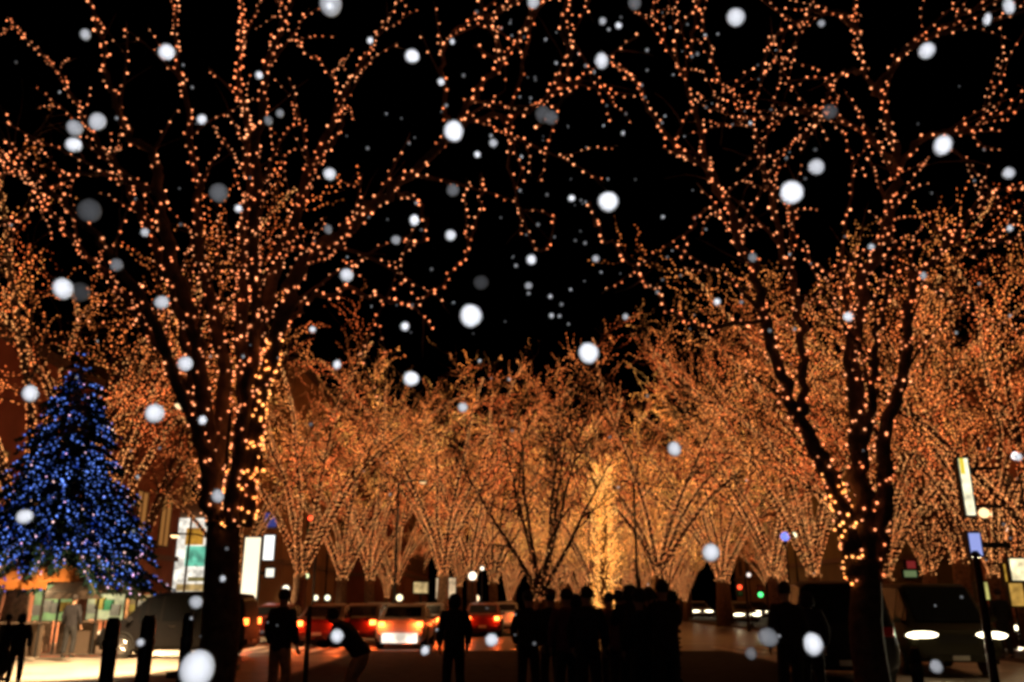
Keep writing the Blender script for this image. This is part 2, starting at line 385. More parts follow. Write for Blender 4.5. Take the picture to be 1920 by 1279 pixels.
TM = [grow_template(11, 15, 1.0, BULB_FAR), grow_template(12, 15, 1.3, BULB_FAR, 7), grow_template(13, 15, .8, BULB_GOLD, 8),
      grow_template(14, 15, 1.1, BULB_FAR, 9, .17), grow_template(15, 11, .25, BULB_FAR, 7, .5, .018, .5, .45)]
for q in TM:
    for o in q[3]: bpy.data.objects.remove(o)
def far_tree(px, Y, k, sc, label, rz=None, group='lit trees along the avenue'):
    t = thing('zelkova_tree', (gx(px, Y), Y, .11), label, 'tree', group, random.random()*6 if rz is None else rz)
    sc = sc*1.1 if sc > .8 and Y > 33 else sc; t.scale = (sc, sc, sc)
    for nm, me in zip(('trunk', 'crown', 'light_string'), TM[k][:3]):
        o = bpy.data.objects.new(nm, me); C.objects.link(o)
        o.parent = t
    return t
random.seed(21)
for a in [
 (30, 29, 3, 1.28, 'lit tree on the left pavement whose crown fills the photo above the blue conifer'),
 (235, 40, 4, 1.25, 'lit tree between the blue conifer and the thick near trunk at left'),
 (560, 37, 1, .95, 'lit tree whose rounded crown rises just right of the near left tree'),
 (640, 48, 2, 1.0, 'tree with a bright V-shaped fork above the red tail lights, left of its twin'),
 (692, 50, 1, 1.0, 'tree with a thin bright Y fork, right-hand twin above the red tail lights'),
 (830, 47, 0, 1.05, 'lit tree behind the single hooded person in front of the traffic'),
 (1012, 30.5, 4, .86, 'short thinly lit tree with dark fanned limbs at the centre'),
 (1235, 43, 3, 1.0, 'lit tree with dark fanned limbs rising over the right end of the crowd'),
 (1354, 52, 2, 1.0, 'lit tree behind the pair of distant headlights'),
 (1452, 45, 0, 1.0, 'lit tree just right of and over the green signal'),
 (1530, 39, 0, .97, 'broad lit tree behind the fork of the near right tree'),
 (1665, 33, 1, .95, 'lit tree seen just right of the near right trunk'),
 (1748, 35, 3, .97, 'lit tree with a narrow V fork in front of the olive building'),
 (1872, 29, 0, .95, 'lit tree with a broad dark trunk below the tall yellow sign'),
 (1985, 25, 1, 1.0, 'lit tree cut off by the right edge of the photo'),
 (925, 58, 3, 1.0, 'far lit tree left of the central dark tree'),
 (1060, 62, 2, 1.05, 'far golden tree right behind the central dark tree'),
 (1180, 66, 1, 1.0, 'far lit tree right of the golden column'),
 (740, 64, 0, 1.0, 'far lit tree behind the bright Y fork'),
 (1000, 80, 0, 1.1, 'most distant lit tree of the avenue, left of the golden column'),
 (1090, 95, 2, 1.1, 'most distant lit tree of the avenue, behind the golden column'),
 (1290, 78, 3, 1.1, 'distant lit tree above the gap right of the crowd'),
 (960, 70, 2, 1.0, 'far golden tree low behind the hedge, left of the golden column'),
 (1035, 105, 0, 1.15, 'farthest lit tree low over the left half of the crowd'),
 (1150, 84, 2, 1.0, 'far golden tree low behind the right half of the crowd'),
 (1215, 100, 1, 1.15, 'farthest lit tree low over the right end of the crowd'),
 (1255, 60, 2, .85, 'small golden tree low behind the right end of the crowd'),
 (1360, 90, 2, 1.1, 'farthest golden tree over the distant headlights'),
 (860, 75, 2, 1.0, 'far golden tree low behind the white globe lamp'),
 (780, 90, 1, 1.1, 'farthest lit tree over the white-tailed car'),
 (1480, 62, 3, 1.0, 'distant lit tree behind the bluish lamp'),
 (1045, 58, 2, .6, 'small golden tree low over the left end of the crowd'),
 (1085, 66, 2, .62, 'small golden tree low beside the golden column, on its left'),
 (1120, 56, 2, .55, 'small golden tree right under the golden column'),
 (1165, 62, 2, .6, 'small golden tree low beside the golden column, on its right'),
 (1205, 58, 2, .55, 'small golden tree low over the knit-hatted end of the crowd'),
 (1284, 64, 2, .6, 'small golden tree low just right of the crowd'),
 (1272, 72, 0, .7, 'small lit tree low over the leftmost distant headlights'),
 (955, 62, 2, .6, 'small golden tree low behind the bare-headed person'),
 (725, 72, 0, .7, 'small lit tree low between the twin forks and the hooded person'),
 (1450, 60, 0, .65, 'small lit tree low over the far right person'),
 (885, 53, 1, 1.02, 'tall lit tree just left of the central dark limbs'),
 (1110, 54, 0, .98, 'tall lit tree just right of the central dark limbs'),
 (1362, 58, 1, 1.0, 'tall lit tree behind the two distant crossing signals'),
 (150, 32, 1, 1.25, 'lit tree whose high crown shows between the blue conifer tip and the near left limbs'),
 (1625, 37, 0, 1.15, 'tall lit tree whose crown rises behind the upright limbs of the near right tree'),
 (1810, 33.5, 3, 1.12, 'tall lit tree just left of the tall yellow sign'),
 (1925, 31, 1, 1.15, 'tall lit tree just right of the tall yellow sign'),
 (440, 44, 3, .9, 'lit tree half hidden behind the thick near trunk at left'),
 (1580, 56, 1, 1.0, 'distant lit tree seen through the fork of the near right tree'),
]: far_tree(*a)
# golden column
def gold_column():
    Y = 36; x = gx(1135, Y); t = thing('lit_column_tree', (x, Y, .1), 'narrow upright tree wrapped in dense golden lights behind the crowd', 'tree')
    random.seed(5); m = MB(); m.tube([(0, 0, 0), (0, 0, 3), (.05, 0, 5), (0, 0, 6.9)], [.25, .2, .12, .03], 10)
    c = MB(); s = MB(); pts = []
    for i in range(420):
        z = random.uniform(.5, 7.4)*.9; a = random.random()*6.28; L = random.uniform(.4, 1.15)
        B = wander(Vector((0, 0, z)), Vector((math.cos(a), math.sin(a), .9)), L, .2, .1, .2)
        c.tube(B, np.linspace(.02, .006, len(B)), 4)
        for p, tt, f in along(B, .08): pts.append(p+perp(tt)*.03)
    bulbs(s, pts, .024); m.build('trunk', BARK, t); c.build('crown', BARK, t); s.build('light_string', BULB_COL, t)
gold_column()

# ------------------------------------------------------------ blue conifer
def conifer():
    Y = 26.5; loc = (gx(90, Y), Y, .115); t = thing('conifer_tree', loc, 'tall cone-shaped conifer covered in blue lights by the left edge', 'tree')
    random.seed(3); H = 9.5; m = MB(); m.tube([(0, 0, 0), (0, 0, 4), (0, 0, H)], [.24, .16, .02], 10); m.build('trunk', BARK, t)
    c = MB(); pb = []; pw = []; V = []; F = []
    for i in range(700):
        z = 2.45+(H-2.45)*(1-math.sqrt(random.random()))**.95 if i > 60 else 2.45+random.random()*.6
        rmax = 2.8*(1-(z-2.45)/(H-2.45))**1.0+.08; a = random.random()*6.28; L = rmax*random.choice([.72, .88, .98, 1.0, 1.05, 1.22])*random.uniform(.93, 1.05)
        d = Vector((math.cos(a), math.sin(a), 0)); P = []
        for k in range(7):
            f = k/6; P.append(d*(L*f)+Vector((0, 0, z+.12*L*f-.42*L*f*f)))
        c.tube(P, np.linspace(.03, .006, 7), 4, 0, cap=False)
        for p, tt, f in along(P, .10):
            if f < .3: continue
            for s_ in (-1, 1):
                side = Vector((-d.y, d.x, 0))*s_; q = p+side*random.uniform(.12, .32)*(1.2-.7*f)+tt*.15+Vector((0, 0, random.uniform(-.12, .03)))
                n_ = tt.cross(side).normalized()*.035; b_ = tt*.05
                c.add([p-b_, p+b_, q+n_, q-n_], [(0, 1, 2), (0, 2, 3)], 1)
        for p, tt, f in along(P, .15):
            if f > .5: (pb if random.random() > (.06 if z > 3.4 else .2) else pw).append(p+Vector((random.gauss(0, .05), random.gauss(0, .05), random.uniform(-.02, .08))))
    c.build('crown', [BARK, NEEDLE], t)
    s = MB(); bulbs(s, pb, .026, ICO, 0, .45); bulbs(s, pw, .024, ICO, 1); s.build('light_string', [BLUEB, PINKB], t)
conifer()

# ------------------------------------------------------------ buildings
WALL = {k: mat('wall_'+k, c, .85, noise=.2, scale=.8) for k, c in dict(brick=(.30, .12, .075), tan=(.36, .22, .12), olive=(.26, .22, .10), red=(.32, .13, .07), dark=(.10, .07, .05)).items()}
WIN_L = glow('lit_pane', (1, .42, .10), .28); WIN_Y = glow('lit_pane_yellow', (1, .72, .36), .8); WIN_D = mat('dark_pane', (.02, .02, .025), .1, spec=.8)
TRIM = mat('trim', (.22, .15, .1), .7)
def window(parent, x0, x1, z0, z1, y, m, axis='y', name='window'):
    """framed pane on the face y=const (facing -y) or x=const (facing +x or -x by sign)"""
    f = MB(); g_ = MB(); t = .07
    if axis == 'y':
        for a, b, c_, d_ in ((x0, x1, z0-t, z0), (x0, x1, z1, z1+t), (x0-t, x0, z0-t, z1+t), (x1, x1+t, z0-t, z1+t), ((x0+x1)/2-.025, (x0+x1)/2+.025, z0, z1)):
            f.box(a, b, y-.09, y+.02, c_, d_)
        g_.box(x0, x1, y-.03, y-.005, z0, z1)
    else:
        s = 1 if axis == '+x' else -1
        for a, b, c_, d_ in ((x0, x1, z0-t, z0), (x0, x1, z1, z1+t), (x0-t, x0, z0-t, z1+t), (x1, x1+t, z0-t, z1+t), ((x0+x1)/2-.025, (x0+x1)/2+.025, z0, z1)):
            q = sorted((y-.02*s, y+.09*s)); f.box(q[0], q[1], a, b, c_, d_)
        q = sorted((y+.005*s, y+.03*s)); g_.box(q[0], q[1], x0, x1, z0, z1)
    fo = f.build(name, TRIM, parent); g_.build('pane', m, fo)
def building(label, x0, x1, y0, y1, H, wall, faces, lit=.3, fl=3.2, pitch=2.6, ww=1.3, wh=1.7, z0=4.2):
    t = thing('building', (0, 0, 0), label, 'building')
    b = MB(); b.box(x0, x1, y0, y1, 0, H); b.build('wall', wall, t)
    r_ = MB(); r_.box(x0-.3, x1+.3, y0-.3, y1+.3, H, H+.35); r_.box(x0+1, x0+3, y0+1, y0+3, H+.35, H+2); r_.build('roof', WALL['dark'], t)
    b2 = MB(); b2.box(x0-.12, x1+.12, y0-.12, y1+.12, 3.5, 3.75); b2.build('cornice', TRIM, t)
    for ax in faces:
        a0, a1 = (x0, x1) if ax == 'y' else (y0, y1); pos = y0 if ax == 'y' else (x1 if ax == '+x' else x0)
        nn = int((a1-a0-1)/pitch); off = (a1-a0-nn*pitch)/2
        z = z0
        while z+wh < H-.6:
            for i in range(nn):
                c_ = a0+off+pitch*(i+.5)
                window(t, c_-ww/2, c_+ww/2, z, z+wh, pos, WIN_L if random.random() < lit else WIN_D, ax)
            z += fl
    return t
random.seed(31)
bA = building('long brick building with tan windows behind the blue conifer', -34, -17.6, 27, 46, 10.2, WALL['brick'], ['+x'], .35, 3.6, 3.0, 1.2, 2.3)
bB = building('tan building with a bright white showroom window behind the near left trunk', -30, -12.8, 49, 64, 15, WALL['tan'], ['y'], .6, 3.3, 2.4, .9, 1.9, 7)
bC = building('olive walled building behind the narrow V-forked tree at right', 17.5, 34, 44, 56, 9.5, WALL['olive'], ['y'], .15, 3.2, 2.8, 1.2, 1.4, 5.2)
bD = building('tall reddish building at the right edge', 19, 40, 22, 36, 9.8, WALL['red'], ['-x'], .35, 3.4, 2.8, 1.5, 1.9)
bE = building('dark distant building closing the left side of the avenue behind the twin forks', -24, -9.0, 74, 95, 17, WALL['brick'], ['y', '+x'], .12, 3.3, 2.6, 1.1, 1.6, 4)
bF = building('dark distant building closing the right side of the avenue', 24, 40, 72, 95, 16, WALL['tan'], ['y', '-x'], .12, 3.3, 2.6, 1.1, 1.6, 4)
# showroom window of the tan building
def wallpanel(parent, name, px0, px1, py0, py1, Y, m, depth=.06, frame=None):
    a = at(px0, py1, Y); b = at(px1, py0, Y); q = MB(); q.box(a.x, b.x, Y-depth, Y, a.z, b.z); o = q.build(name, m, parent)
    return a, b, o
WHITE_G = glow('white_panel', (1, .93, .80), 1.0, .45); CREAM_G = glow('cream_panel', (1, .80, .45), .75, .45)
wallpanel(bB, 'shop_window', 308, 400, 972, 1110, 48.9, WHITE_G, .08)
for p in ((347, 384, 990, 1022, glow('poster_amber', (.55, .26, .03), .8, .45)), (346, 386, 1024, 1062, glow('poster_teal', (.16, .62, .42), .8, .45)),
          (322, 334, 1000, 1010, glow('poster_grey', (.4, .3, .25), .8, .45)), (352, 390, 1082, 1090, glow('poster_olive', (.25, .2, .06), .8, .45)), (330, 392, 1095, 1108, glow('poster_tan', (.6, .4, .15), .8, .45))):
    wallpanel(bB, 'poster', p[0], p[1], p[2], p[3], 48.8, p[4], .05)
fr = MB()
for x_ in (306, 345, 400):
    a = at(x_, 1112, 48.7); b = at(x_, 970, 48.7); fr.box(a.x-.05, a.x+.05, 48.6, 48.7, a.z, b.z)
fr.build('window_frame', TRIM, bB)
for (x_, z_, y_) in ((-17.59, 5.2, 44.2), (-17.59, 5.2, 41.0)): pass

def sign(label, px0, px1, py0, py1, Y, m, pole=False, cat='sign', inner=None):
    a = at(px0, py1, Y); b = at(px1, py0, Y); ym = (py0+py1)/2; a.x = at(px0, ym, Y).x; b.x = at(px1, ym, Y).x; cx = (a.x+b.x)/2
    t = thing('illuminated_sign', (cx, Y, .1 if pole else a.z), label, cat)
    w_, z0, z1 = (b.x-a.x)/2, a.z-t.location.z, b.z-t.location.z
    q = MB(); q.box(-w_-.05, w_+.05, -.02, .18, z0-.05, z1+.05); q.build('case', DARKM, t)
    q = MB(); q.box(-w_, w_, -.05, -.02, z0, z1); q.build('lit_face', m, t)
    if inner:
        for (u0, u1, v0, v1, mm) in inner:
            q = MB(); q.box(-w_+2*w_*u0, -w_+2*w_*u1, -.06, -.05, z0+(z1-z0)*v0, z0+(z1-z0)*v1); q.build('lit_band', mm, t)
    q = MB()
    if pole: q.tube([(0, .08, 0), (0, .08, z0)], .06, 8); q.build('pole', DARKM, t)
    else: q.box(-w_-.6 if px0 < 960 else w_, -w_ if px0 < 960 else w_+.8, .04, .1, z1-.3, z1-.22); q.box(-w_-.6 if px0 < 960 else w_, -w_ if px0 < 960 else w_+.8, .04, .1, z0+.2, z0+.28); q.build('bracket', DARKM, t)
    return t
sign('tall white lit sign right of the near left trunk', 455, 484, 1008, 1148, 42, glow('s1', (1, .88, .62), 1.4), True)
sign('small upright white lit sign above a square one, left of the standing person', 495, 514, 1004, 1050, 46, glow('s2', (1, 1, .95), 1.4), False)
sign('small square white lit sign under the upright one', 499, 514, 1066, 1082, 46, glow('s3', (1, .95, .8), 1.2), False)
sign('blue sign above the small white lit signs at left', 497, 519, 962, 988, 45, glow('s4', (.02, .05, .25), .8), False)
sign('tall narrow yellow and white lit sign at right', 1804, 1820, 860, 966, 23, glow('s5', (1, .92, .62), 1.2, .45), False, inner=[(.0, .5, .72, 1, glow('s5b', (.9, .7, .05), 1))])
sign('small pale blue lit sign on the slanted post at right', 1818, 1838, 1000, 1042, 22.5, glow('s6', (.35, .42, .9), .9), False)
sign('small green and red lit shop sign low on the olive building', 1700, 1716, 1052, 1066, 43.8, glow('s7', (.35, .03, .03), .5), False)
sign('small pale green lit shop sign under the red one', 1695, 1718, 1070, 1082, 43.7, glow('s8', (.25, .35, .15), .5), False)
sign('pale lit box sign over the traffic, left of the hooded person', 776, 802, 1092, 1112, 52, glow('s9', (.7, .5, .22), .8, .45), True)
sign('cream lit sign panel right behind the hooded person', 818, 854, 1084, 1122, 54, glow('s10', (.85, .6, .35), .8, .45), True)
sign('glaring white lit shop sign at the right edge', 1895, 1935, 1048, 1088, 27, glow('s11', (1, .85, .5), 1.3, .5), False)
sign('yellow lit shop panel left of the glaring white sign at right', 1884, 1896, 1058, 1100, 27.5, glow('s12', (.9, .48, .06), .7, .45), False)
sign('green and yellow slanted lit panel below the pale blue sign', 1832, 1858, 1092, 1124, 31, glow('s13', (.65, .6, .18), .9, .45), False)
sign('yellow lit panel low at the right edge beside the broad trunk', 1894, 1918, 1094, 1136, 27, glow('s14', (.9, .5, .1), .55, .45), False)

# market stalls below the conifer
def stall(label, px0, px1, Y, roofm, lm, H=2.1):
    x0, x1 = gx(px0, Y), gx(px1, Y); cx = (x0+x1)/2; w_ = (x1-x0)/2; t = thing('market_stall', (cx, Y, .115), label, 'market stall', 'stalls under the blue conifer')
    q = MB(); q.box(-w_, w_, 0, .06, 0, .85); q.box(-w_-.03, w_+.03, -.25, .3, .86, .9); q.build('counter', WALL['dark'], t)
    q = MB()
    q.tube([(-w_, 1.6, H-.1), (w_, 1.6, H-.1)], .035, 8)
    for sx in (-w_, w_):
        q.tube([(sx, -.2, H-.1), (sx, 1.6, H-.1)], .035, 8)
        for y in (-.2, 1.6): q.tube([(sx, y, 0), (sx, y, H-.1)], .04, 8)
    q.build('frame', DARKM, t)
    q = MB(); q.add([(-w_-.25, -.6, H-.15), (w_+.25, -.6, H-.15), (w_+.1, .6, H+.45), (-w_-.1, .6, H+.45), (-w_-.25, 1.9, H-.1), (w_+.25, 1.9, H-.1)], [(0, 1, 2, 3), (3, 2, 5, 4), (0, 3, 4), (1, 5, 2)])
    q.box(-w_-.25, w_+.25, -.62, -.6, H-.35, H-.15); q.build('canopy', roofm, t)
    q = MB(); q.box(-w_, w_, 1.55, 1.6, .9, H-.2); q.build('lit_back_panel', lm, t)
    for k in range(4):
        q = MB(); x = -w_+.2+k*(2*w_-.4)/3; z = random.uniform(1.0, 1.25); q.box(x-.14, x+.14, 1.4, 1.53, z, z+random.uniform(.2, .4)); q.build('goods_box', mat('goods', random.choice([(.05, .3, .15), (.5, .4, .1), (.3, .3, .3)]), .6), t)
    lamp('stall_lamp', 'POINT', (0, .6, H-.25), 35, (1, .82, .5), .08, parent=t)
TENT = mat('tent_orange', (.38, .13, .025), .8)
stall('stall with an orange canopy and green and cream lit goods at the far left edge', 8, 88, 24.6, TENT, glow('st1', (.42, .62, .2), .55, .45))
stall('stall with two pale cream lit panels under the blue conifer, right of the orange canopy', 118, 190, 26.0, WALL['dark'], glow('st2', (.62, .6, .28), .7, .45), 1.85)
stall('dim yellow stall just right of the cream panelled one', 205, 262, 28.4, WALL['dark'], glow('st3', (.5, .26, .05), .35, .45), 1.85)

# ------------------------------------------------------------ street lamps, signals, posts
def street_lamp(x, y, h, power, col, label, spot=150, arm=1.2, gl=3, vis=True, group=None, aim=None):
    t = thing('street_lamp', (x, y, .1), label, 'street lamp', group)
    q = MB(); q.lathe([(.13, 0), (.13, .25), (.075, .35), (.055, h-.3), (.045, h)], n=12)
    s = -1 if (x > 0 or aim) else 1
    q.tube([(0, 0, h-.05), (s*arm*.4, 0, h+.12), (s*arm, 0, h+.15)], .035, 8); q.build('pole', DARKM, t, smooth=True)
    q = MB(); q.lathe([(.02, .12), (.12, .1), (.2, .02), (.2, -.01)], (s*arm, 0, h+.08), 16); q.build('lamp_shade', DARKM, t)
    q = MB(); q.lathe([(.17, 0), (.16, -.04), (.1, -.09), (.02, -.1)], (s*arm, 0, h+.07), 14); q.build('lamp_glass', glow('lamp_glass', col, gl), t)
    lamp('street_lamp_light', 'SPOT', (s*arm, 0, h-.08), power, col, .12, Vector(aim).to_track_quat('-Z', 'Y').to_euler() if aim else (0, 0, 0), spot, t)
WARM = (1, .62, .28); PALE = (1, .78, .50)
kerbed('added_lamp_base', -7.35, -6.45, 19.4, 21.6)  # raised base added to carry the flood lamp
street_lamp(-6.9, 20.5, 6.0, 15000, (1, .66, .34), 'added flood lamp hidden behind the near left trunk, its arm over the pale lit crossing', spot=74, arm=1.2, gl=1.5, aim=(-3.4, 1.5, -6))  # added lamp, hidden from view, floods the left road
street_lamp(-12.6, 36.5, 4.0, 8000, WARM, 'added facade wash lamp at the crossing, left corner, behind the conifer', spot=172, arm=-1.5)  # lamp added to wash the brick facade with warm light
street_lamp(-5.6, 42.4, 7, 1000, WARM, 'street lamp on the far median over the left lane of waiting cars', gl=1, spot=112)
street_lamp(6.0, 42.4, 7, 1600, (1, .45, .12), 'street lamp on the far median right of the crowd', gl=1, spot=112)
street_lamp(14.2, 17.5, 6, 200, WARM, 'added lamp on the right pavement, out of view past the right edge')  # unseen lamp added to lighten the olive car
def globe_lamp(px, py, Y, rad, label, col=(1, .88, .65), e=2.2, power=120):
    p = at(px, py, Y); t = thing('globe_lamp', (p.x, Y, .1), label, 'street lamp', 'small globe lamps along the far street')
    q = MB(); q.lathe([(.09, 0), (.09, .2), (.04, .3), (.035, p.z-.1-rad*.8)], n=10); q.build('pole', DARKM, t)
    V, F = ico(2); q = MB(); q.add(V*rad+np.array([0, 0, p.z-.1]), F); q.build('globe', glow('globe', col, e), t, smooth=True)
for i, a in enumerate([
 (886, 1080, 46, .22, 'large white globe lamp right of the hooded person'), (904, 1066, 50, .11, 'small globe lamp just upper right of the large white one'),
 (557, 1050, 44, .13, 'pinkish globe lamp above the standing person'), (592, 1121, 48, .14, 'cream globe lamp, left one of the pair left of the red car', (1, .9, .6)),
 (614, 1121, 49, .15, 'cream globe lamp, right one of the pair left of the red car', (1, .95, .65)), (749, 1121, 45, .17, 'yellowish globe lamp above the white-tailed car', (1, .85, .5)),
 (536, 1104, 44, .17, 'pale globe lamp over the head of the standing person'), (575, 1080, 46, .12, 'pale green globe lamp below the red signal', (.7, .8, .4)),
 (538, 1135, 40, .15, 'orange globe lamp beside the standing person, left of two', (1, .5, .2)), (557, 1133, 40, .14, 'orange globe lamp beside the standing person, right of two', (1, .5, .2)),
 (893, 1122, 55, .2, 'peach globe lamp low between the two dark persons', (1, .7, .4)), (1488, 1004, 42, .15, 'pale green-white lamp in the lit crowns right of the blue light', (.9, .95, .6)),
 (1472, 1006, 42.5, .22, 'bluish lamp in the lit crowns over the signals', (.12, .16, .6)), (1845, 962, 31, .18, 'round peach lamp right of the tall yellow sign, left of two', (1, .62, .3)),
 (1866, 965, 31, .16, 'round peach lamp right of the tall yellow sign, right of two', (1, .62, .3)), (1880, 990, 30, .16, 'round pinkish lamp under the two peach ones', (1, .7, .5)),
 (1905, 855, 28, .14, 'white lamp high at the right edge in front of the reddish building', (1, .9, .9)), (1404, 1078, 50, .12, 'grey-white lamp left of the green signal', (.6, .5, .45)),
]): globe_lamp(*a[:5], **(dict(col=a[5]) if len(a) > 5 else {}))
def signal(label, px, py, Y, cols, lit, horizontal=False):
    p = at(px, py, Y); t = thing('traffic_light', (p.x+.35, Y, .05), label, 'traffic light'); z = p.z-.05
    q = MB(); q.lathe([(.11, 0), (.11, .3), (.06, .4), (.06, z+.6)], n=10); q.tube([(0, 0, z), (-.35, 0, z)], .03, 6); q.build('pole', DARKM, t)
    n = len(cols); q = MB(); d = .3
    if horizontal: q.box(-.35-d*n/2, -.35+d*n/2, -.1, .1, z-.17, z+.17)
    else: q.box(-.52, -.18, -.1, .1, z-d*(n-1)-.17+d*lit, z+.17+d*lit)
    q.build('housing', DARKM, t, bevel=.02)
    for i, c in enumerate(cols):
        zz = z+d*(lit-i) if not horizontal else z; xx = -.35 if not horizontal else -.35+d*(i-lit)
        q = MB(); q.tube([(xx, -.1, zz), (xx, -.125, zz)], .12, 16); q.build('lens', glow('lens', c, 3 if i == lit else .02), t)
        q = MB(); q.tube([(xx, -.1, zz+.13), (xx, -.3, zz+.12)], .02, 6); q.build('visor', DARKM, t)
RED, AMB, GRN = (1, .07, .02), (1, .4, .03), (.08, .9, .2)
signal('traffic light showing red over the standing person at left', 583, 972, 42, [RED, AMB, GRN], 0)
signal('traffic light showing dim red, second from the left signal post', 608, 985, 60, [RED, AMB, GRN], 0)
signal('pedestrian signal showing green right of the crowd', 1425, 1115, 44, [RED, GRN], 1)
signal('pedestrian signal showing red just left of the green one', 1386, 1101, 46, [RED, GRN], 0)
def post(label, px, Y, h, r=.05, lean=0, group=None):
    t = thing('guard_post', (gx(px, Y), Y, .1), label, 'post', group)
    q = MB(); q.lathe([(r*1.5, 0), (r*1.5, .05), (r, .08), (r, h-.06), (r*.7, h)], n=12); q.build('shaft', DARKM, t)
    q = MB(); q.lathe([(r*1.03, -.04), (r*1.12, -.03), (r*1.12, .03), (r*1.03, .04)], (0, 0, h*.8), 12); q.build('band', mat('band', (.06, .05, .04), .4), t)
post('dark post in front of the pale lit crossing, leftmost of three', 218, 9.6, 1.32, .075)
post('dark post in front of the pale lit crossing, middle one of three', 284, 9.6, 1.34, .075)
post('dark post in front of the pale lit crossing, nearest the thick trunk', 358, 9.6, 1.36, .06)
post('thin post between the standing person and the stooping one', 582, 12.4, 1.42, .035)
post('dark post under the near right tree, left of the car with bright headlights', 1702, 9.8, 1.0, .06)
def tall_pole():
    t = thing('sign_pole', (gx(1842, 12), 12, .1), 'tall thin dark pole in front of the car with bright headlights', 'pole')
    q = MB(); q.lathe([(.12, 0), (.12, .2), (.06, .3), (.05, 2.0), (.03, 2.05)], n=12); q.build('shaft', DARKM, t, smooth=True)
    q = MB(); q.lathe([(.06, 0), (.07, .03), (.03, .09)], (0, 0, 2.05), 12); q.build('cap', DARKM, t)
tall_pole()

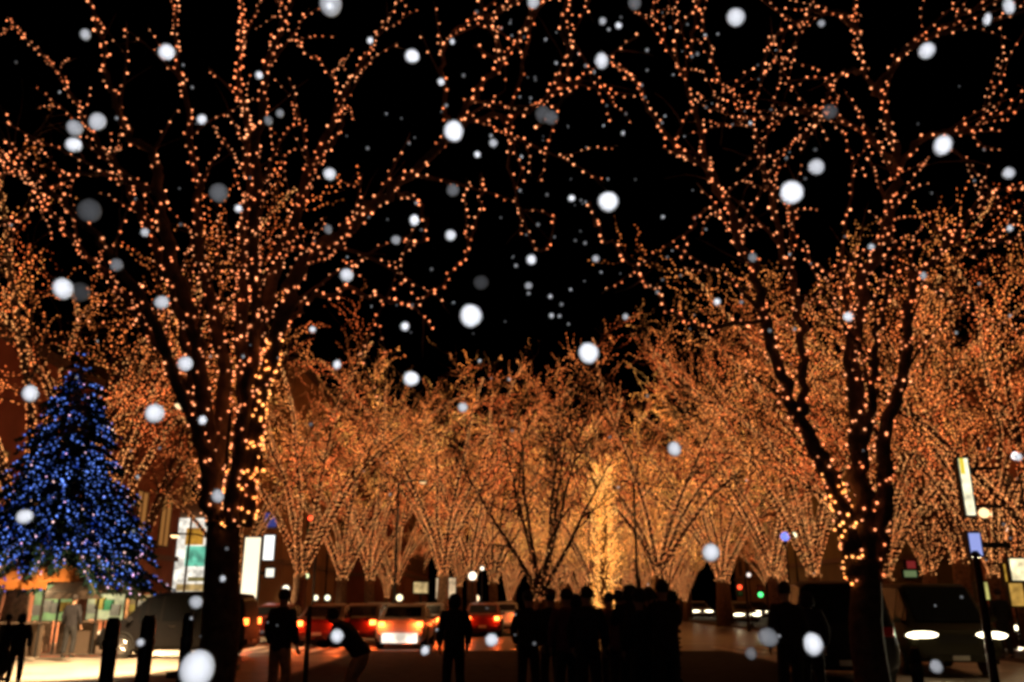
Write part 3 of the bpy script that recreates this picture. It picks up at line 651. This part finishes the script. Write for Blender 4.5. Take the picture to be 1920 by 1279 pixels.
# ------------------------------------------------------------ vehicles
PAINT = {k: mat('paint_'+k, c, .5 if k in ('dark', 'olive') else .28, spec=.15 if k in ('dark', 'olive') else .6) for k, c in dict(cream=(.80, .66, .48), dark=(.012, .011, .012), white=(.5, .48, .45), red=(.09, .008, .005), grey=(.16, .15, .14), olive=(.03, .026, .012)).items()}
TAIL = glow('tail_glow', (1, .14, .02), 9); TAILO = glow('indicator_glow', (1, .38, .06), 5); HEAD = glow('head_glow', (1, .86, .55), 7)
TAIL_D = mat('tail_lens', (.3, .01, .01), .2); HEAD_D = mat('head_lens', (.6, .6, .6), .15); PLATE = mat('licence_plate', (.6, .6, .55), .5)
def vehicle(name, label, cat, x, y, rz, kind, paint, head=False, tail=False, group=None, headw=.17, power=0, strip=None, two_tone=False, rear=None):
    """front is +X in local space"""
    t = thing(name, (x, y, .005), label, cat, group, rz)
    if kind == 'van':   # (x, z_low, z_belt, z_roof, half width)
        L, W = 4.3, .86; st = [(-2.1, .35, .95, 1.0, .74), (-2.02, .24, .98, 1.45, .82), (-1.9, .22, 1.0, 1.74, .85), (-1.0, .22, 1.0, 1.84, .86), (.3, .22, .98, 1.82, .86), (.75, .22, .96, 1.70, .86), (1.45, .22, .92, 1.0, .84), (1.95, .24, .80, .82, .80), (2.12, .34, .62, .64, .70)]
        cab = [(-2.0, 1.02, 1.40), (-1.86, 1.02, 1.70), (-1.0, 1.02, 1.79), (.3, 1.0, 1.77), (.72, .98, 1.65), (1.38, .95, 1.03)]
    elif kind == 'tall':
        L, W = 4.6, .95; st = [(-2.3, .4, 1.0, 1.1, .86), (-2.24, .3, 1.05, 1.9, .93), (-1, .28, 1.05, 1.98, .95), (1.1, .28, 1.05, 1.94, .95), (1.6, .28, 1.05, 1.5, .95), (1.95, .3, 1.04, 1.1, .93), (2.25, .38, .95, .98, .88), (2.32, .45, .8, .82, .8)]
        cab = [(-2.22, 1.12, 1.84), (-1, 1.12, 1.92), (1.05, 1.12, 1.88), (1.55, 1.1, 1.48), (1.85, 1.08, 1.14)]
    else:
        L, W = 4.4, .86; st = [(-2.2, .36, .80, .82, .74), (-2.1, .24, .90, .95, .82), (-1.55, .22, .94, 1.02, .85), (-.95, .22, .93, 1.38, .86), (-.1, .22, .92, 1.46, .86), (.5, .22, .90, 1.36, .86), (1.15, .22, .86, .92, .85), (1.8, .22, .76, .80, .82), (2.1, .26, .62, .64, .76), (2.18, .36, .5, .52, .66)]
        cab = [(-1.5, .96, 1.0), (-.95, .95, 1.33), (-.1, .94, 1.41), (.48, .92, 1.31), (1.08, .88, .92)]
    wb = 1.35; wr = .33; b = MB(); rings = []
    # lower body up to the belt, then the narrower roof shell
    def ring(x, zl, zb, zr, hw):
        lift = 0
        for wx in (-wb, wb):
            pass
        up = hw*(.80 if zr > zb+.15 else .9)
        h = [(hw*.86, zl), (hw, zl+.12), (hw*1.02, (zl+zb)/2), (hw*.98, zb), (up, zb+(zr-zb)*.9), (up*.8, zr)]
        return [(x, yy, zz) for yy, zz in h]+[(x, -yy, zz) for yy, zz in h[::-1]]
    for s in st: rings.append(ring(*s))
    v = [p for r_ in rings for p in r_]; n = 12
    f = [(i*n+j, i*n+(j+1) % n, (i+1)*n+(j+1) % n, (i+1)*n+j) for i in range(len(rings)-1) for j in range(n)]
    f += [tuple(range(n))[::-1], tuple((len(rings)-1)*n+j for j in range(n))]
    b.add(v, [q[::-1] for q in f]); bo = b.build('body', paint, t, smooth=False, bevel=.035)
    for p in bo.data.polygons: p.use_smooth = True
    if two_tone:
        bo.data.materials.append(PAINT['dark'])
        for p in bo.data.polygons:
            if p.center.z > np.interp(p.center.x, [s_[0] for s_ in st], [s_[2] for s_ in st])+.015 and p.center.x < 1.45: p.material_index = 1
    # glass: side windows, windscreen, rear window proud of the shell
    hw = W
    def yv(x, z):   # half-width of the shell at z between belt and roof
        xs = [s[0] for s in st]; zb = np.interp(x, xs, [s[2] for s in st]); zr = np.interp(x, xs, [s[3] for s in st]); h_ = np.interp(x, xs, [s[4] for s in st])
        a = min(1, max(0, (z-zb)/max(.05, (zr-zb)*.9))); return h_*(.98+(.80-.98)*a)+.008
    for sgn in (1, -1):
        for k0 in range(len(cab)-1):
            (xa, la, ha), (xb, lb, hb) = cab[k0], cab[k0+1]
            if xb-xa < .1: continue
            m_ = .04; xa += m_; xb -= m_; q = MB()
            pts = [(xa, la), (xb, lb), (xb, hb-.03 if hb > lb+.08 else lb+.02), (xa, ha-.03 if ha > la+.08 else la+.02)]
            vv = [(px_, sgn*yv(px_, pz), pz) for px_, pz in pts]+[(px_, sgn*(yv(px_, pz)-.03), pz) for px_, pz in pts]
            q.add(vv, [(0, 1, 2, 3), (7, 6, 5, 4), (0, 4, 5, 1), (1, 5, 6, 2), (2, 6, 7, 3), (3, 7, 4, 0)]); q.build('side_window', GLASS, t)
    def screen(xa, za, xb, zb, nm, off):
        ya, yb = yv(xa, za)*.92, yv(xb, zb)*.86; q = MB(); o = Vector((off, 0, .012))
        q.add([Vector((xa, -ya, za))+o, Vector((xa, ya, za))+o, Vector((xb, yb, zb))+o, Vector((xb, -yb, zb))+o,
               Vector((xa, -ya, za-.02)), Vector((xa, ya, za-.02)), Vector((xb, yb, zb-.02)), Vector((xb, -yb, zb-.02))],
              [(0, 1, 2, 3), (7, 6, 5, 4), (0, 4, 5, 1), (1, 5, 6, 2), (2, 6, 7, 3), (3, 7, 4, 0)]); q.build(nm, GLASS, t)
    if kind == 'van': screen(1.42, 1.02, .8, 1.66, 'windscreen', .02); screen(-2.03, 1.05, -1.93, 1.62, 'rear_window', -.03)
    elif kind == 'tall': screen(1.93, 1.14, 1.2, 1.86, 'windscreen', .03); screen(-2.27, 1.15, -2.235, 1.78, 'rear_window', -.04)
    else: screen(1.12, .94, .55, 1.33, 'windscreen', .02); screen(-1.52, 1.03, -1.0, 1.34, 'rear_window', -.02)
    for wx in (-wb, wb):
        for sy in (-1, 1):
            q = MB(); yy = sy*(W-.10)
            q.tube([(wx, yy-.11, wr), (wx, yy-.09, wr), (wx, yy+.09, wr), (wx, yy+.11, wr)], [wr-.03, wr, wr, wr-.03], 24)
            wo = q.build('wheel', TYRE, t, smooth=False)
            q = MB(); q.tube([(wx, yy+sy*.108, wr), (wx, yy+sy*.125, wr)], [wr*.62, wr*.55], 20)
            for k in range(5):
                a = k*2*math.pi/5; q.tube([(wx, yy+sy*.13, wr), (wx+math.cos(a)*wr*.55, yy+sy*.128, wr+math.sin(a)*wr*.55)], .025, 5)
            q.build('rim', RIM, wo)
            q = MB(); ar = [(wx+math.cos(a)*(wr+.05), sy*(W+.004), wr+math.sin(a)*(wr+.05)) for a in np.linspace(-.2, math.pi+.2, 14)]
            q.tube(ar, .028, 6); q.build('wheel_arch', TYRE, t)
    fx, rx = st[-1][0], st[0][0]; fz = {'van': .68, 'tall': .86, 'sedan': .60}[kind]; rz_ = {'van': 1.0, 'tall': 1.02, 'sedan': .80}[kind]
    fh = st[-2][4]-.08
    for sy in (-1, 1):
        q = MB(); V, F = ico(2); q.add(V*np.array([.10, headw, .085])+np.array([fx-.07, sy*(fh-.12), fz]), F); q.build('headlight', HEAD if head else HEAD_D, t, smooth=True)
        q = MB(); q.box(rx-.03, rx+.08, sy*(st[1][4]-.18)-.13, sy*(st[1][4]-.18)+.11, rz_-.1, rz_+.08); q.build('tail_light', TAIL if tail else TAIL_D, t, bevel=.02)
        q = MB(); q.tube([(cab[-1][0]-.25, sy*(W-.02), cab[-1][1]+.06), (cab[-1][0]-.27, sy*(W+.12), cab[-1][1]+.12)], [.05, .08], 8); q.build('wing_mirror', paint, t)
        q = MB(); q.box(-.15, .02, sy*(W+.015)-.015, sy*(W+.015)+.015, .86, .885); q.build('door_handle', CHROME, t)
    q = MB(); q.box(fx-.06, fx+.045, -.62, .62, .33, .47); q.build('front_bumper', paint, t, bevel=.03)
    q = MB(); q.box(rx-.07, rx+.05, -.68, .68, .36, .52); q.build('rear_bumper', paint, t, bevel=.03)
    q = MB(); q.box(fx+.046, fx+.055, -.17, .17, .36, .46); q.build('number_plate', PLATE, t)
    q = MB(); q.box(rx-.085, rx-.072, -.17, .17, .40, .50); q.build('number_plate', PLATE, t)
    q = MB()
    for k in range(4): q.box(fx-.02, fx+.02, -.4, .4, fz-.15+k*.045, fz-.13+k*.045)
    q.build('grille', DARKM, t)
    if strip:
        q = MB(); q.box(*strip); q.build('light_bar', TAIL, t)
    if rear:
        q = MB(); q.box(rx-.10, rx-.075, -.60, .60, .20, .52); q.build('added_rear_glow', glow('rear_glow', (1, .86, .7), 1.4, .5, 2.0), t)  # added glowing panel stands in for a brightly lit lower rear
    if head and power:
        for sy in (-1, 1): lamp('headlight_beam', 'SPOT', (fx+.1, sy*.6, fz), power, (1, .84, .55), .06, (R(90-6), 0, R(-90)), 70, t)
    if tail and power:
        for sy in (-1, 1): lamp('tail_light_glow', 'POINT', (rx-.12, sy*.62, rz_), 40, (1, .12, .02), .05, parent=t)
    return t
vehicle('minivan', 'dark minivan seen side on behind the posts, left of the thick near trunk', 'minivan', gx(345, 26.4), 26.4, math.pi, 'van', PAINT['dark'], tail=True)
vehicle('van', 'dark van seen from behind between the far right person and the near right trunk', 'van', gx(1548, 19.5), 19.5, R(78), 'tall', PAINT['dark'])
vehicle('car', 'olive off-road car with two glaring headlights at lower right', 'car', gx(1772, 20.3), 21.6, R(-98), 'tall', PAINT['olive'], head=True, headw=.36, power=1200)
random.seed(8)
UP = R(90)
for (px, Y, paint, lab, hd, rz) in [
 (752, 30.5, 'white', 'white car seen from behind with bright orange tail lights, nearest in the left lane', 0, UP),
 (668, 33, 'red', 'red car between the stooping person and the white-tailed car', 0, UP),
 (598, 31.5, 'red', 'red car seen between the standing person and the stooping one', 0, UP),
 (795, 37, 'grey', 'grey car just right of the white-tailed car', 0, UP),
 (905, 40, 'red', 'red car in the gap between the hooded person and the bare-headed one', 0, UP),
 (945, 47, 'white', 'white car further off in the gap left of the central tree', 0, UP),
 (700, 44, 'grey', 'grey car far off behind the red one', 0, UP),
 (500, 34, 'red', 'red car left of the standing person beneath the tall white sign', 0, UP),
 (1316, 80, 'grey', 'distant car with a pair of headlights right of the crowd', 1, -UP),
 (1400, 62, 'grey', 'distant car with large headlights beneath the pedestrian signals', 1, -UP),
 (1430, 76, 'dark', 'distant car with small headlights left of the far right person', 1, -UP),
 (1905, 33, 'grey', 'grey car with headlights at the right edge under the yellow panel', 1, R(-110)),
]:
    vehicle('car', lab, 'car', gx(px, Y), Y+2.2, rz, 'sedan', PAINT[paint], head=bool(hd), tail=not hd, power=60, group='cars in the traffic', headw=(.42 if Y > 60 else .24) if hd else .17, rear=(px == 752))

# ------------------------------------------------------------ people
SKIN = mat('skin', (.42, .24, .16), .6); HAIR = mat('hair', (.02, .014, .012), .7); EYEM = mat('eye', (.03, .02, .02), .2)
def skinned(name, V, E, Rr, m, parent, sub=2, root=0):
    me = bpy.data.meshes.new(name+'_rig'); me.from_pydata([tuple(v) for v in V], E, [])
    o = bpy.data.objects.new(name, me); C.objects.link(o)
    o.modifiers.new('skin', 'SKIN'); s = o.modifiers.new('sub', 'SUBSURF'); s.levels = sub; s.render_levels = sub
    sv = me.skin_vertices[0].data
    for i, r_ in enumerate(Rr): sv[i].radius = (r_, r_) if not isinstance(r_, tuple) else r_
    for i in range(len(Rr)): sv[i].use_root = (i == root)
    dg = bpy.context.evaluated_depsgraph_get(); me2 = bpy.data.meshes.new_from_object(o.evaluated_get(dg))
    me2.name = name; o.modifiers.clear(); o.data = me2; me2.materials.clear(); me2.materials.append(m)
    me2.polygons.foreach_set('use_smooth', [True]*len(me2.polygons)); o.parent = parent
    return o
def person(label, px, Y, facing, height, coat, trousers, pose='stand', hood=False, hat=None, bag=False, group='people watching the lights'):
    k = height/1.76; t = thing('person', (gx(px, Y), Y, .115), label, 'person', group, facing); t.scale = (k, k, k)
    lean = {'stand': 0, 'lean': R(42), 'photo': R(3)}[pose]; hipz = .93 if pose != 'lean' else .84
    def up(y, z):   # point of the upper body rotated forward (local +Y is the front) about the hips
        a = lean; dz = z-.93; return (y*math.cos(a)+dz*math.sin(a), hipz-y*math.sin(a)+dz*math.cos(a))
    def U(x, y, z): a, b = up(y, z); return Vector((x, a, b))
    J = {'pel': Vector((0, 0, hipz)), 'sp': U(0, 0, 1.13), 'ch': U(0, 0, 1.32), 'nb': U(0, 0, 1.47), 'nk': U(0, .01, 1.53), 'hd': U(0, .02, 1.60), 'hc': U(0, .025, 1.66), 'ht': U(0, .01, 1.72)}
    kn = .14 if pose == 'lean' else .03
    for s, n in ((1, 'r'), (-1, 'l')):
        J['hip'+n] = Vector((s*.095, 0, hipz-.06)); J['kn'+n] = Vector((s*.11, kn+.03*(s > 0), .48)); J['an'+n] = Vector((s*.12, -.02, .09)); J['to'+n] = Vector((s*.14, .15, .035)); J['he'+n] = Vector((s*.12, -.07, .04))
        J['sh'+n] = U(s*.18, 0, 1.42)
        if pose == 'photo' and (s > 0 or True):
            J['el'+n] = U(s*.24, .12, 1.20); J['wr'+n] = U(s*.10, .30, 1.42)
        elif pose == 'lean':
            J['el'+n] = J['sh'+n]+Vector((s*.05, .12, -.24)); J['wr'+n] = J['el'+n]+Vector((-s*.05, .20, .03))
        else:
            J['el'+n] = U(s*.25, -.03, 1.15); J['wr'+n] = U(s*.23, .10, .93)
    V = []; E = []; Rr = []; ix = {}
    def add(nm, p, r_, par=None):
        ix[nm] = len(V); V.append(p); Rr.append(r_)
        if par is not None: E.append((ix[par], ix[nm]))
    add('pel', J['pel'], .12); add('sp', J['sp'], .11, 'pel'); add('ch', J['ch'], .125, 'sp'); add('nb', J['nb'], .065, 'ch'); add('nk', J['nk'], .055, 'nb')
    add('hd', J['hd'], .075, 'nk'); add('hc', J['hc'], .092, 'hd'); add('ht', J['ht'], .062, 'hc'); add('nose', J['hc']+Vector((0, .098, -.03)), .014, 'hc')
    for s, n in ((1, 'r'), (-1, 'l')):
        add('hip'+n, J['hip'+n], .09, 'pel'); add('kn'+n, J['kn'+n], .06, 'hip'+n); add('an'+n, J['an'+n], .04, 'kn'+n); add('to'+n, J['to'+n], .04, 'an'+n)
        add('sh'+n, J['sh'+n], .06, 'ch'); add('el'+n, J['el'+n], .042, 'sh'+n); add('wr'+n, J['wr'+n], .028, 'el'+n)
        d = (J['wr'+n]-J['el'+n]).normalized(); sd = d.cross(Vector((s, 0, 0))).normalized(); palm = J['wr'+n]+d*.07; add('pa'+n, palm, .03, 'wr'+n)
        curl = d.cross(sd).normalized()*(-s)
        for q, (off, ln) in enumerate(((-.027, .062), (-.009, .075), (.009, .07), (.027, .055))):
            a_ = palm+sd*off+d*.035; add('f%d%s' % (q, n), a_, .0095, 'pa'+n); add('g%d%s' % (q, n), a_+d*ln*.55+curl*.012, .009, 'f%d%s' % (q, n)); add('h%d%s' % (q, n), a_+d*ln*.85+curl*.035, .0075, 'g%d%s' % (q, n))
        tb = J['wr'+n]+d*.035-sd*.03; add('t'+n, tb, .011, 'pa'+n); add('u'+n, tb+d*.03-sd*.025, .0095, 't'+n)
        add('ear'+n, J['hc']+Vector((s*.09, 0, -.01)), .018, 'hc')
    skinned('body', V, E, Rr, SKIN, t, 1)
    # trousers
    V = [J['pel']+Vector((0, 0, .04)), J['pel']+Vector((0, 0, -.02))]; Rr = [.15, .145]; E = [(0, 1)]
    for s, n in ((1, 'r'), (-1, 'l')):
        i = len(V); V += [J['hip'+n]+Vector((0, 0, -.06)), J['kn'+n], J['an'+n]+Vector((0, 0, -.01))]; Rr += [.105, .082, .072]; E += [(1, i), (i, i+1), (i+1, i+2)]
    skinned('trousers', V, E, Rr, trousers, t, 2)
    # coat
    V = [U(0, 0, .80) if pose != 'lean' else U(0, 0, .84), J['pel'], J['sp'], J['ch'], U(0, 0, 1.44), U(0, .01, 1.52)]; Rr = [(.20, .16), (.19, .15), (.18, .145), (.19, .15), (.13, .11), (.085, .08)]; E = [(i, i+1) for i in range(5)]
    for s, n in ((1, 'r'), (-1, 'l')):
        i = len(V); V += [J['sh'+n], J['el'+n], J['wr'+n]]; Rr += [.088, .070, .052]; E += [(3, i), (i, i+1), (i+1, i+2)]
    skinned('coat', V, E, Rr, coat, t, 2)
    for s, n in ((1, 'r'), (-1, 'l')):
        skinned('shoe', [J['he'+n]+Vector((0, 0, .01)), J['to'+n]*.5+J['he'+n]*.5, J['to'+n]], [(0, 1), (1, 2)], [.048, .052, .042], DARKM, t, 2)
        q = MB(); Ve, F = ICO; q.add(Ve*.012+np.array(J['hc']+Vector((s*.032, .083, -.005))), F); q.build('eye', EYEM, t, smooth=True)
    Vh, Fh = ico(3); hc = np.array(J['hc']); P = Vh*np.array([.098, .108, .108])+hc+np.array([0, -.012, .025])
    if hood:
        skinned('hood', [U(0, -.02, 1.50), U(0, -.015, 1.60), U(0, -.01, 1.69), U(0, -.03, 1.76)], [(0, 1), (1, 2), (2, 3)], [.11, .125, .115, .07], coat, t, 2)
    else:
        keep = [f for f in Fh if not (np.mean(Vh[f, 1]) > .35 and np.mean(Vh[f, 2]) < .45) and np.mean(Vh[f, 2]) > -.6]
        q = MB(); q.add(P, keep); q.build('hair', HAIR, t, smooth=True)
        if hat:
            q = MB(); q.add(np.maximum(Vh, [-9, -9, -.05])*np.array([.112, .12, .13])+hc+np.array([0, -.01, .05]), Fh); q.build('knit_hat', hat, t, smooth=True)
    if pose == 'photo':
        ph = MB(); c = (J['wrr']+J['wrl'])/2+Vector((0, .09, .05)); ph.box(c.x-.075, c.x+.075, c.y-.005, c.y+.005, c.z-.03, c.z+.05)
        cm = thing('phone', (0, 0, 0), None, None); bpy.data.objects.remove(cm)
        po = ph.build('phone', DARKM); po.matrix_world = Matrix.Translation(t.location) @ Matrix.Rotation(facing, 4, 'Z') @ Matrix.Scale(k, 4)
        tag(po, 'dark phone raised in both hands by the '+label, 'phone')
        po['label'] = PH.pop(0)
    if bag:
        q = MB(); q.box(-.15, .15, -.30, -.17, 1.02, 1.42); q.build('backpack', bag, t, bevel=.05)
PH = ['phone held up by the tallest person in the middle of the crowd', 'phone held up by the person at the right end of the crowd']
cm = lambda n, c: mat(n, c, .9, noise=.25, scale=14)
BLK = cm('coat_black', (.015, .014, .018)); NAV = cm('coat_navy', (.015, .018, .035)); BRN = cm('coat_brown', (.13, .06, .035)); PUR = cm('coat_plum', (.11, .03, .055)); TANT = cm('trousers_tan', (.5, .3, .15)); DKT = cm('trousers_dark', (.02, .02, .022)); GRY = cm('coat_grey', (.25, .2, .19)); ORG = cm('coat_rust', (.6, .2, .05))
person('person in a dark jacket and tan trousers standing left of the thin post', 532, 13.2, R(-20), 1.62, BLK, TANT)
person('person in a dark jacket and tan trousers stooping forward, left of the waiting cars', 682, 12.6, R(80), 1.62, NAV, TANT, 'lean')
person('person in a dark hooded coat standing alone in front of the cars', 853, 13.4, R(10), 1.58, NAV, DKT, hood=True)
person('bare-headed person in black standing just left of the central tree', 990, 13.6, R(-15), 1.6, BLK, DKT)
person('person in a plum coat at the left end of the crowd', 1062, 12.6, R(15), 1.62, PUR, DKT)
person('broad person in a black coat, second from the left of the crowd', 1100, 12.2, R(-10), 1.64, BLK, DKT, bag=NAV)
person('person in a rust-orange coat seen between two dark figures in the crowd', 1142, 15.0, R(30), 1.58, ORG, DKT)
person('tallest person of the crowd raising a phone, black hood up', 1182, 12.4, R(0), 1.7, BLK, DKT, 'photo', hood=True)
person('person in black with a knit hat close behind the plum coat in the crowd', 1032, 14.2, R(5), 1.6, NAV, DKT, hat=BRN)
person('person in a brown coat in the middle of the crowd right of the rust coat', 1160, 13.4, R(-20), 1.6, BRN, DKT)
person('person in a grey skirted coat and dark hat near the right end of the crowd', 1216, 13.0, R(-5), 1.6, GRY, DKT, hat=BLK)
person('tall person in black at the right end of the crowd raising a phone', 1245, 11.8, R(12), 1.72, BLK, DKT, 'photo')
person('tall dark person standing alone left of the dark van', 1472, 12.4, R(10), 1.7, BLK, DKT)
person('dark child-height person at the left edge in front of the orange canopy stall', 22, 17.5, R(-30), 1.2, BLK, DKT)
person('dark child-height person second from the left edge, just left of the pale lit crossing', 48, 16.5, R(20), 1.25, NAV, DKT, hood=True)
person('person in a dark coat small before the cream panelled stall', 140, 24.4, R(0), 1.6, BLK, DKT)
person('dark person far right in front of the yellow panels', 1872, 24.0, R(0), 1.75, BLK, DKT)
person('person in a dark hooded coat behind the broad person in the crowd', 1080, 13.8, R(-25), 1.58, NAV, DKT, hood=True)
person('person in a knit hat between the tallest person and the grey coat', 1199, 12.0, R(20), 1.58, BLK, DKT, hat=NAV)
person('dark person standing just left of the near right trunk before the van', 1512, 13.0, R(-10), 1.6, NAV, DKT, hood=True)
# dark clipped hedge along the end of the median, a low mass behind the people
def hedge():
    x0, x1, y = gx(1160, 17), gx(1262, 17), 17; t = thing('hedge', ((x0+x1)/2, y, .11), 'dark head-high hedge right behind the right half of the crowd', 'hedge')
    random.seed(4); q = MB(); w_ = (x1-x0)/2
    for i in range(9000):
        p = Vector((random.uniform(-w_, w_), random.uniform(-.5, .5), random.uniform(.05, 1.62))); a = perp(Vector((0, 0, 1)))*.06; b = perp(a.normalized())*.035
        q.add([p-a, p-b, p+a, p+b], [(0, 1, 2, 3)])
    q.build('foliage', NEEDLE, t); q = MB()
    for i in range(7): q.tube([(-w_+.3+i*(2*w_-.6)/6, 0, 0), (-w_+.3+i*(2*w_-.6)/6, .05, 1.4)], [.04, .02], 6)
    q.build('stems', BARK, t)
hedge()

# ------------------------------------------------------------ snow
SNOW = mat('snow', (.86, .87, .9), .9, spec=.1)
def wispy():
    m = mat('wispy_snow', (.8, .82, .86), .9, spec=.1); n = m.node_tree; o = n.nodes['Material Output']; b = n.nodes['Principled BSDF']
    tr = n.nodes.new('ShaderNodeBsdfTransparent'); mx = n.nodes.new('ShaderNodeMixShader'); mx.inputs[0].default_value = .5
    n.links.new(tr.outputs[0], mx.inputs[1]); n.links.new(b.outputs[0], mx.inputs[2]); n.links.new(mx.outputs[0], o.inputs[0]); return m
WISP = wispy()
FM = []
for k in range(5):
    V, F = ico(3); V = V*(1+.035*np.sin(V[:, [0]]*3+k)+.03*np.cos(V[:, [1]]*4+2*k)); 
    for mm in (SNOW, WISP):
        me = bpy.data.meshes.new('snowflake'); me.from_pydata(V.tolist(), [], F); me.materials.append(mm); me.polygons.foreach_set('use_smooth', [True]*len(F)); FM.append(me)
def flake(px, py, r_, b, label, group=None, i=0, el=1.0):
    d = .52/math.sqrt(max(.03, b)); x = (px-960)/FPX; u = (639.5-py)/FPX
    q = Vector((x, cp-u*sp, sp+u*cp))*d
    o = bpy.data.objects.new('snowflake', FM[(i % 5)*2+(1 if (b < .35 and r_ > 9) else 0)]); C.objects.link(o)
    o.location = Vector((0, 0, EYE))+q; s = r_*d/FPX; o.scale = (s/el, s, s*el); o.rotation_euler = (0, (i*1.3) % .8-.4, 0)
    tag(o, label, 'snowflake', group)
BIG = [(312,98,15,1),(160,65,10,.5),(140,240,15,.4),(183,228,16,.55),(139,272,14,1),(167,395,22,.1),(410,362,18,.16),(118,541,19,1),(150,548,18,.06),(219,497,12,.25),(303,567,13,.55),
 (620,8,22,.45),(618,12,9,.9),(486,141,7,.9),(773,106,13,.95),(850,246,19,1),(618,327,12,.7),(777,413,10,.95),(845,441,10,.7),(849,357,12,.2),(742,450,9,.25),(615,430,9,.15),(650,516,13,.65),
 (883,592,21,1),(902,530,14,.05),(759,612,8,.9),(586,618,6,.8),(632,684,8,.9),(771,710,14,1),(868,764,9,.5),(347,682,14,.75),(57,738,15,.95),(290,775,18,.9),(380,788,8,.9),(47,969,14,1),
 (378,224,9,.9),(525,213,8,.2),(503,226,9,.15),(447,391,7,.9),(272,436,8,.5),(367,1129,12,.5),(370,1255,34,1),(632,1193,13,.85),(797,1220,8,.8),(922,1200,12,.75),(408,930,12,.45),
 (1140,379,19,1),(1128,114,14,.7),(1380,32,17,.7),(1484,362,22,1),(1530,313,15,.55),(1767,273,18,1),(1738,95,15,.85),(1104,662,19,1),(1072,372,6,.9),(996,487,9,.8),(1344,566,6,.9),
 (1851,36,9,.9),(1892,12,12,.8),(1891,325,11,.65),(1590,594,9,.8),(1264,842,13,.6),(1333,1036,17,.75),(1525,1208,19,1),(1440,1195,18,.3),(1408,1225,11,.2),(1411,483,9,.2),(1345,566,6,.9),
 (925,268,8,.4),(895,290,6,.8),(1032,220,14,.12),(1018,215,16,.1),(1190,5,13,.18),(1000,4,12,.45),(1556,210,14,.1),(694,76,6,.9),(827,154,7,.7),(848,78,5,.7),(1160,48,6,.8),(1130,40,7,.35),(1540,44,7,.3),
 (1168,250,4,.4),(1117,485,7,.4),(1173,594,6,.35),(991,536,7,.25),(1755,1250,12,.35),(1893,428,6,.7),(1731,517,7,.35),(1634,463,6,.5),(1909,857,7,.9),(263,1205,7,.7),(418,1085,6,.6),(1034,592,5,.4)]
def size_word(r_, b): return ('very large' if r_ > 18 else 'large' if r_ > 13 else 'medium' if r_ > 8 else 'small')+(' bright white' if b > .7 else ' greyish white' if b > .3 else ' faint grey')
for i, (x, y, r_, b) in enumerate(BIG):
    flake(x, y, r_, b, f'{size_word(r_, b)} snowflake, {round(x/19.2)} percent across and {round(y/12.79)} percent down the photo', 'snowflakes near the lens', i, 1.3 if y < 60 and x > 1800 else [1.0, 1.04, 1.0, 1.07, .96, 1.03][i % 6])
random.seed(99)
for i in range(200):
    x = random.uniform(10, 1910); y = random.uniform(5, 1270)
    if i % 2: x = random.gauss(1080, 200); y = random.uniform(20, 650)
    flake(x, y, random.choice([1.5, 1.8, 2.2, 2.6, 3, 3.6]), random.choice([.08, .12, .15, .22, .5]), 'tiny snowflake speck, one of the many drifting all over the photo', 'tiny snowflake specks', i)
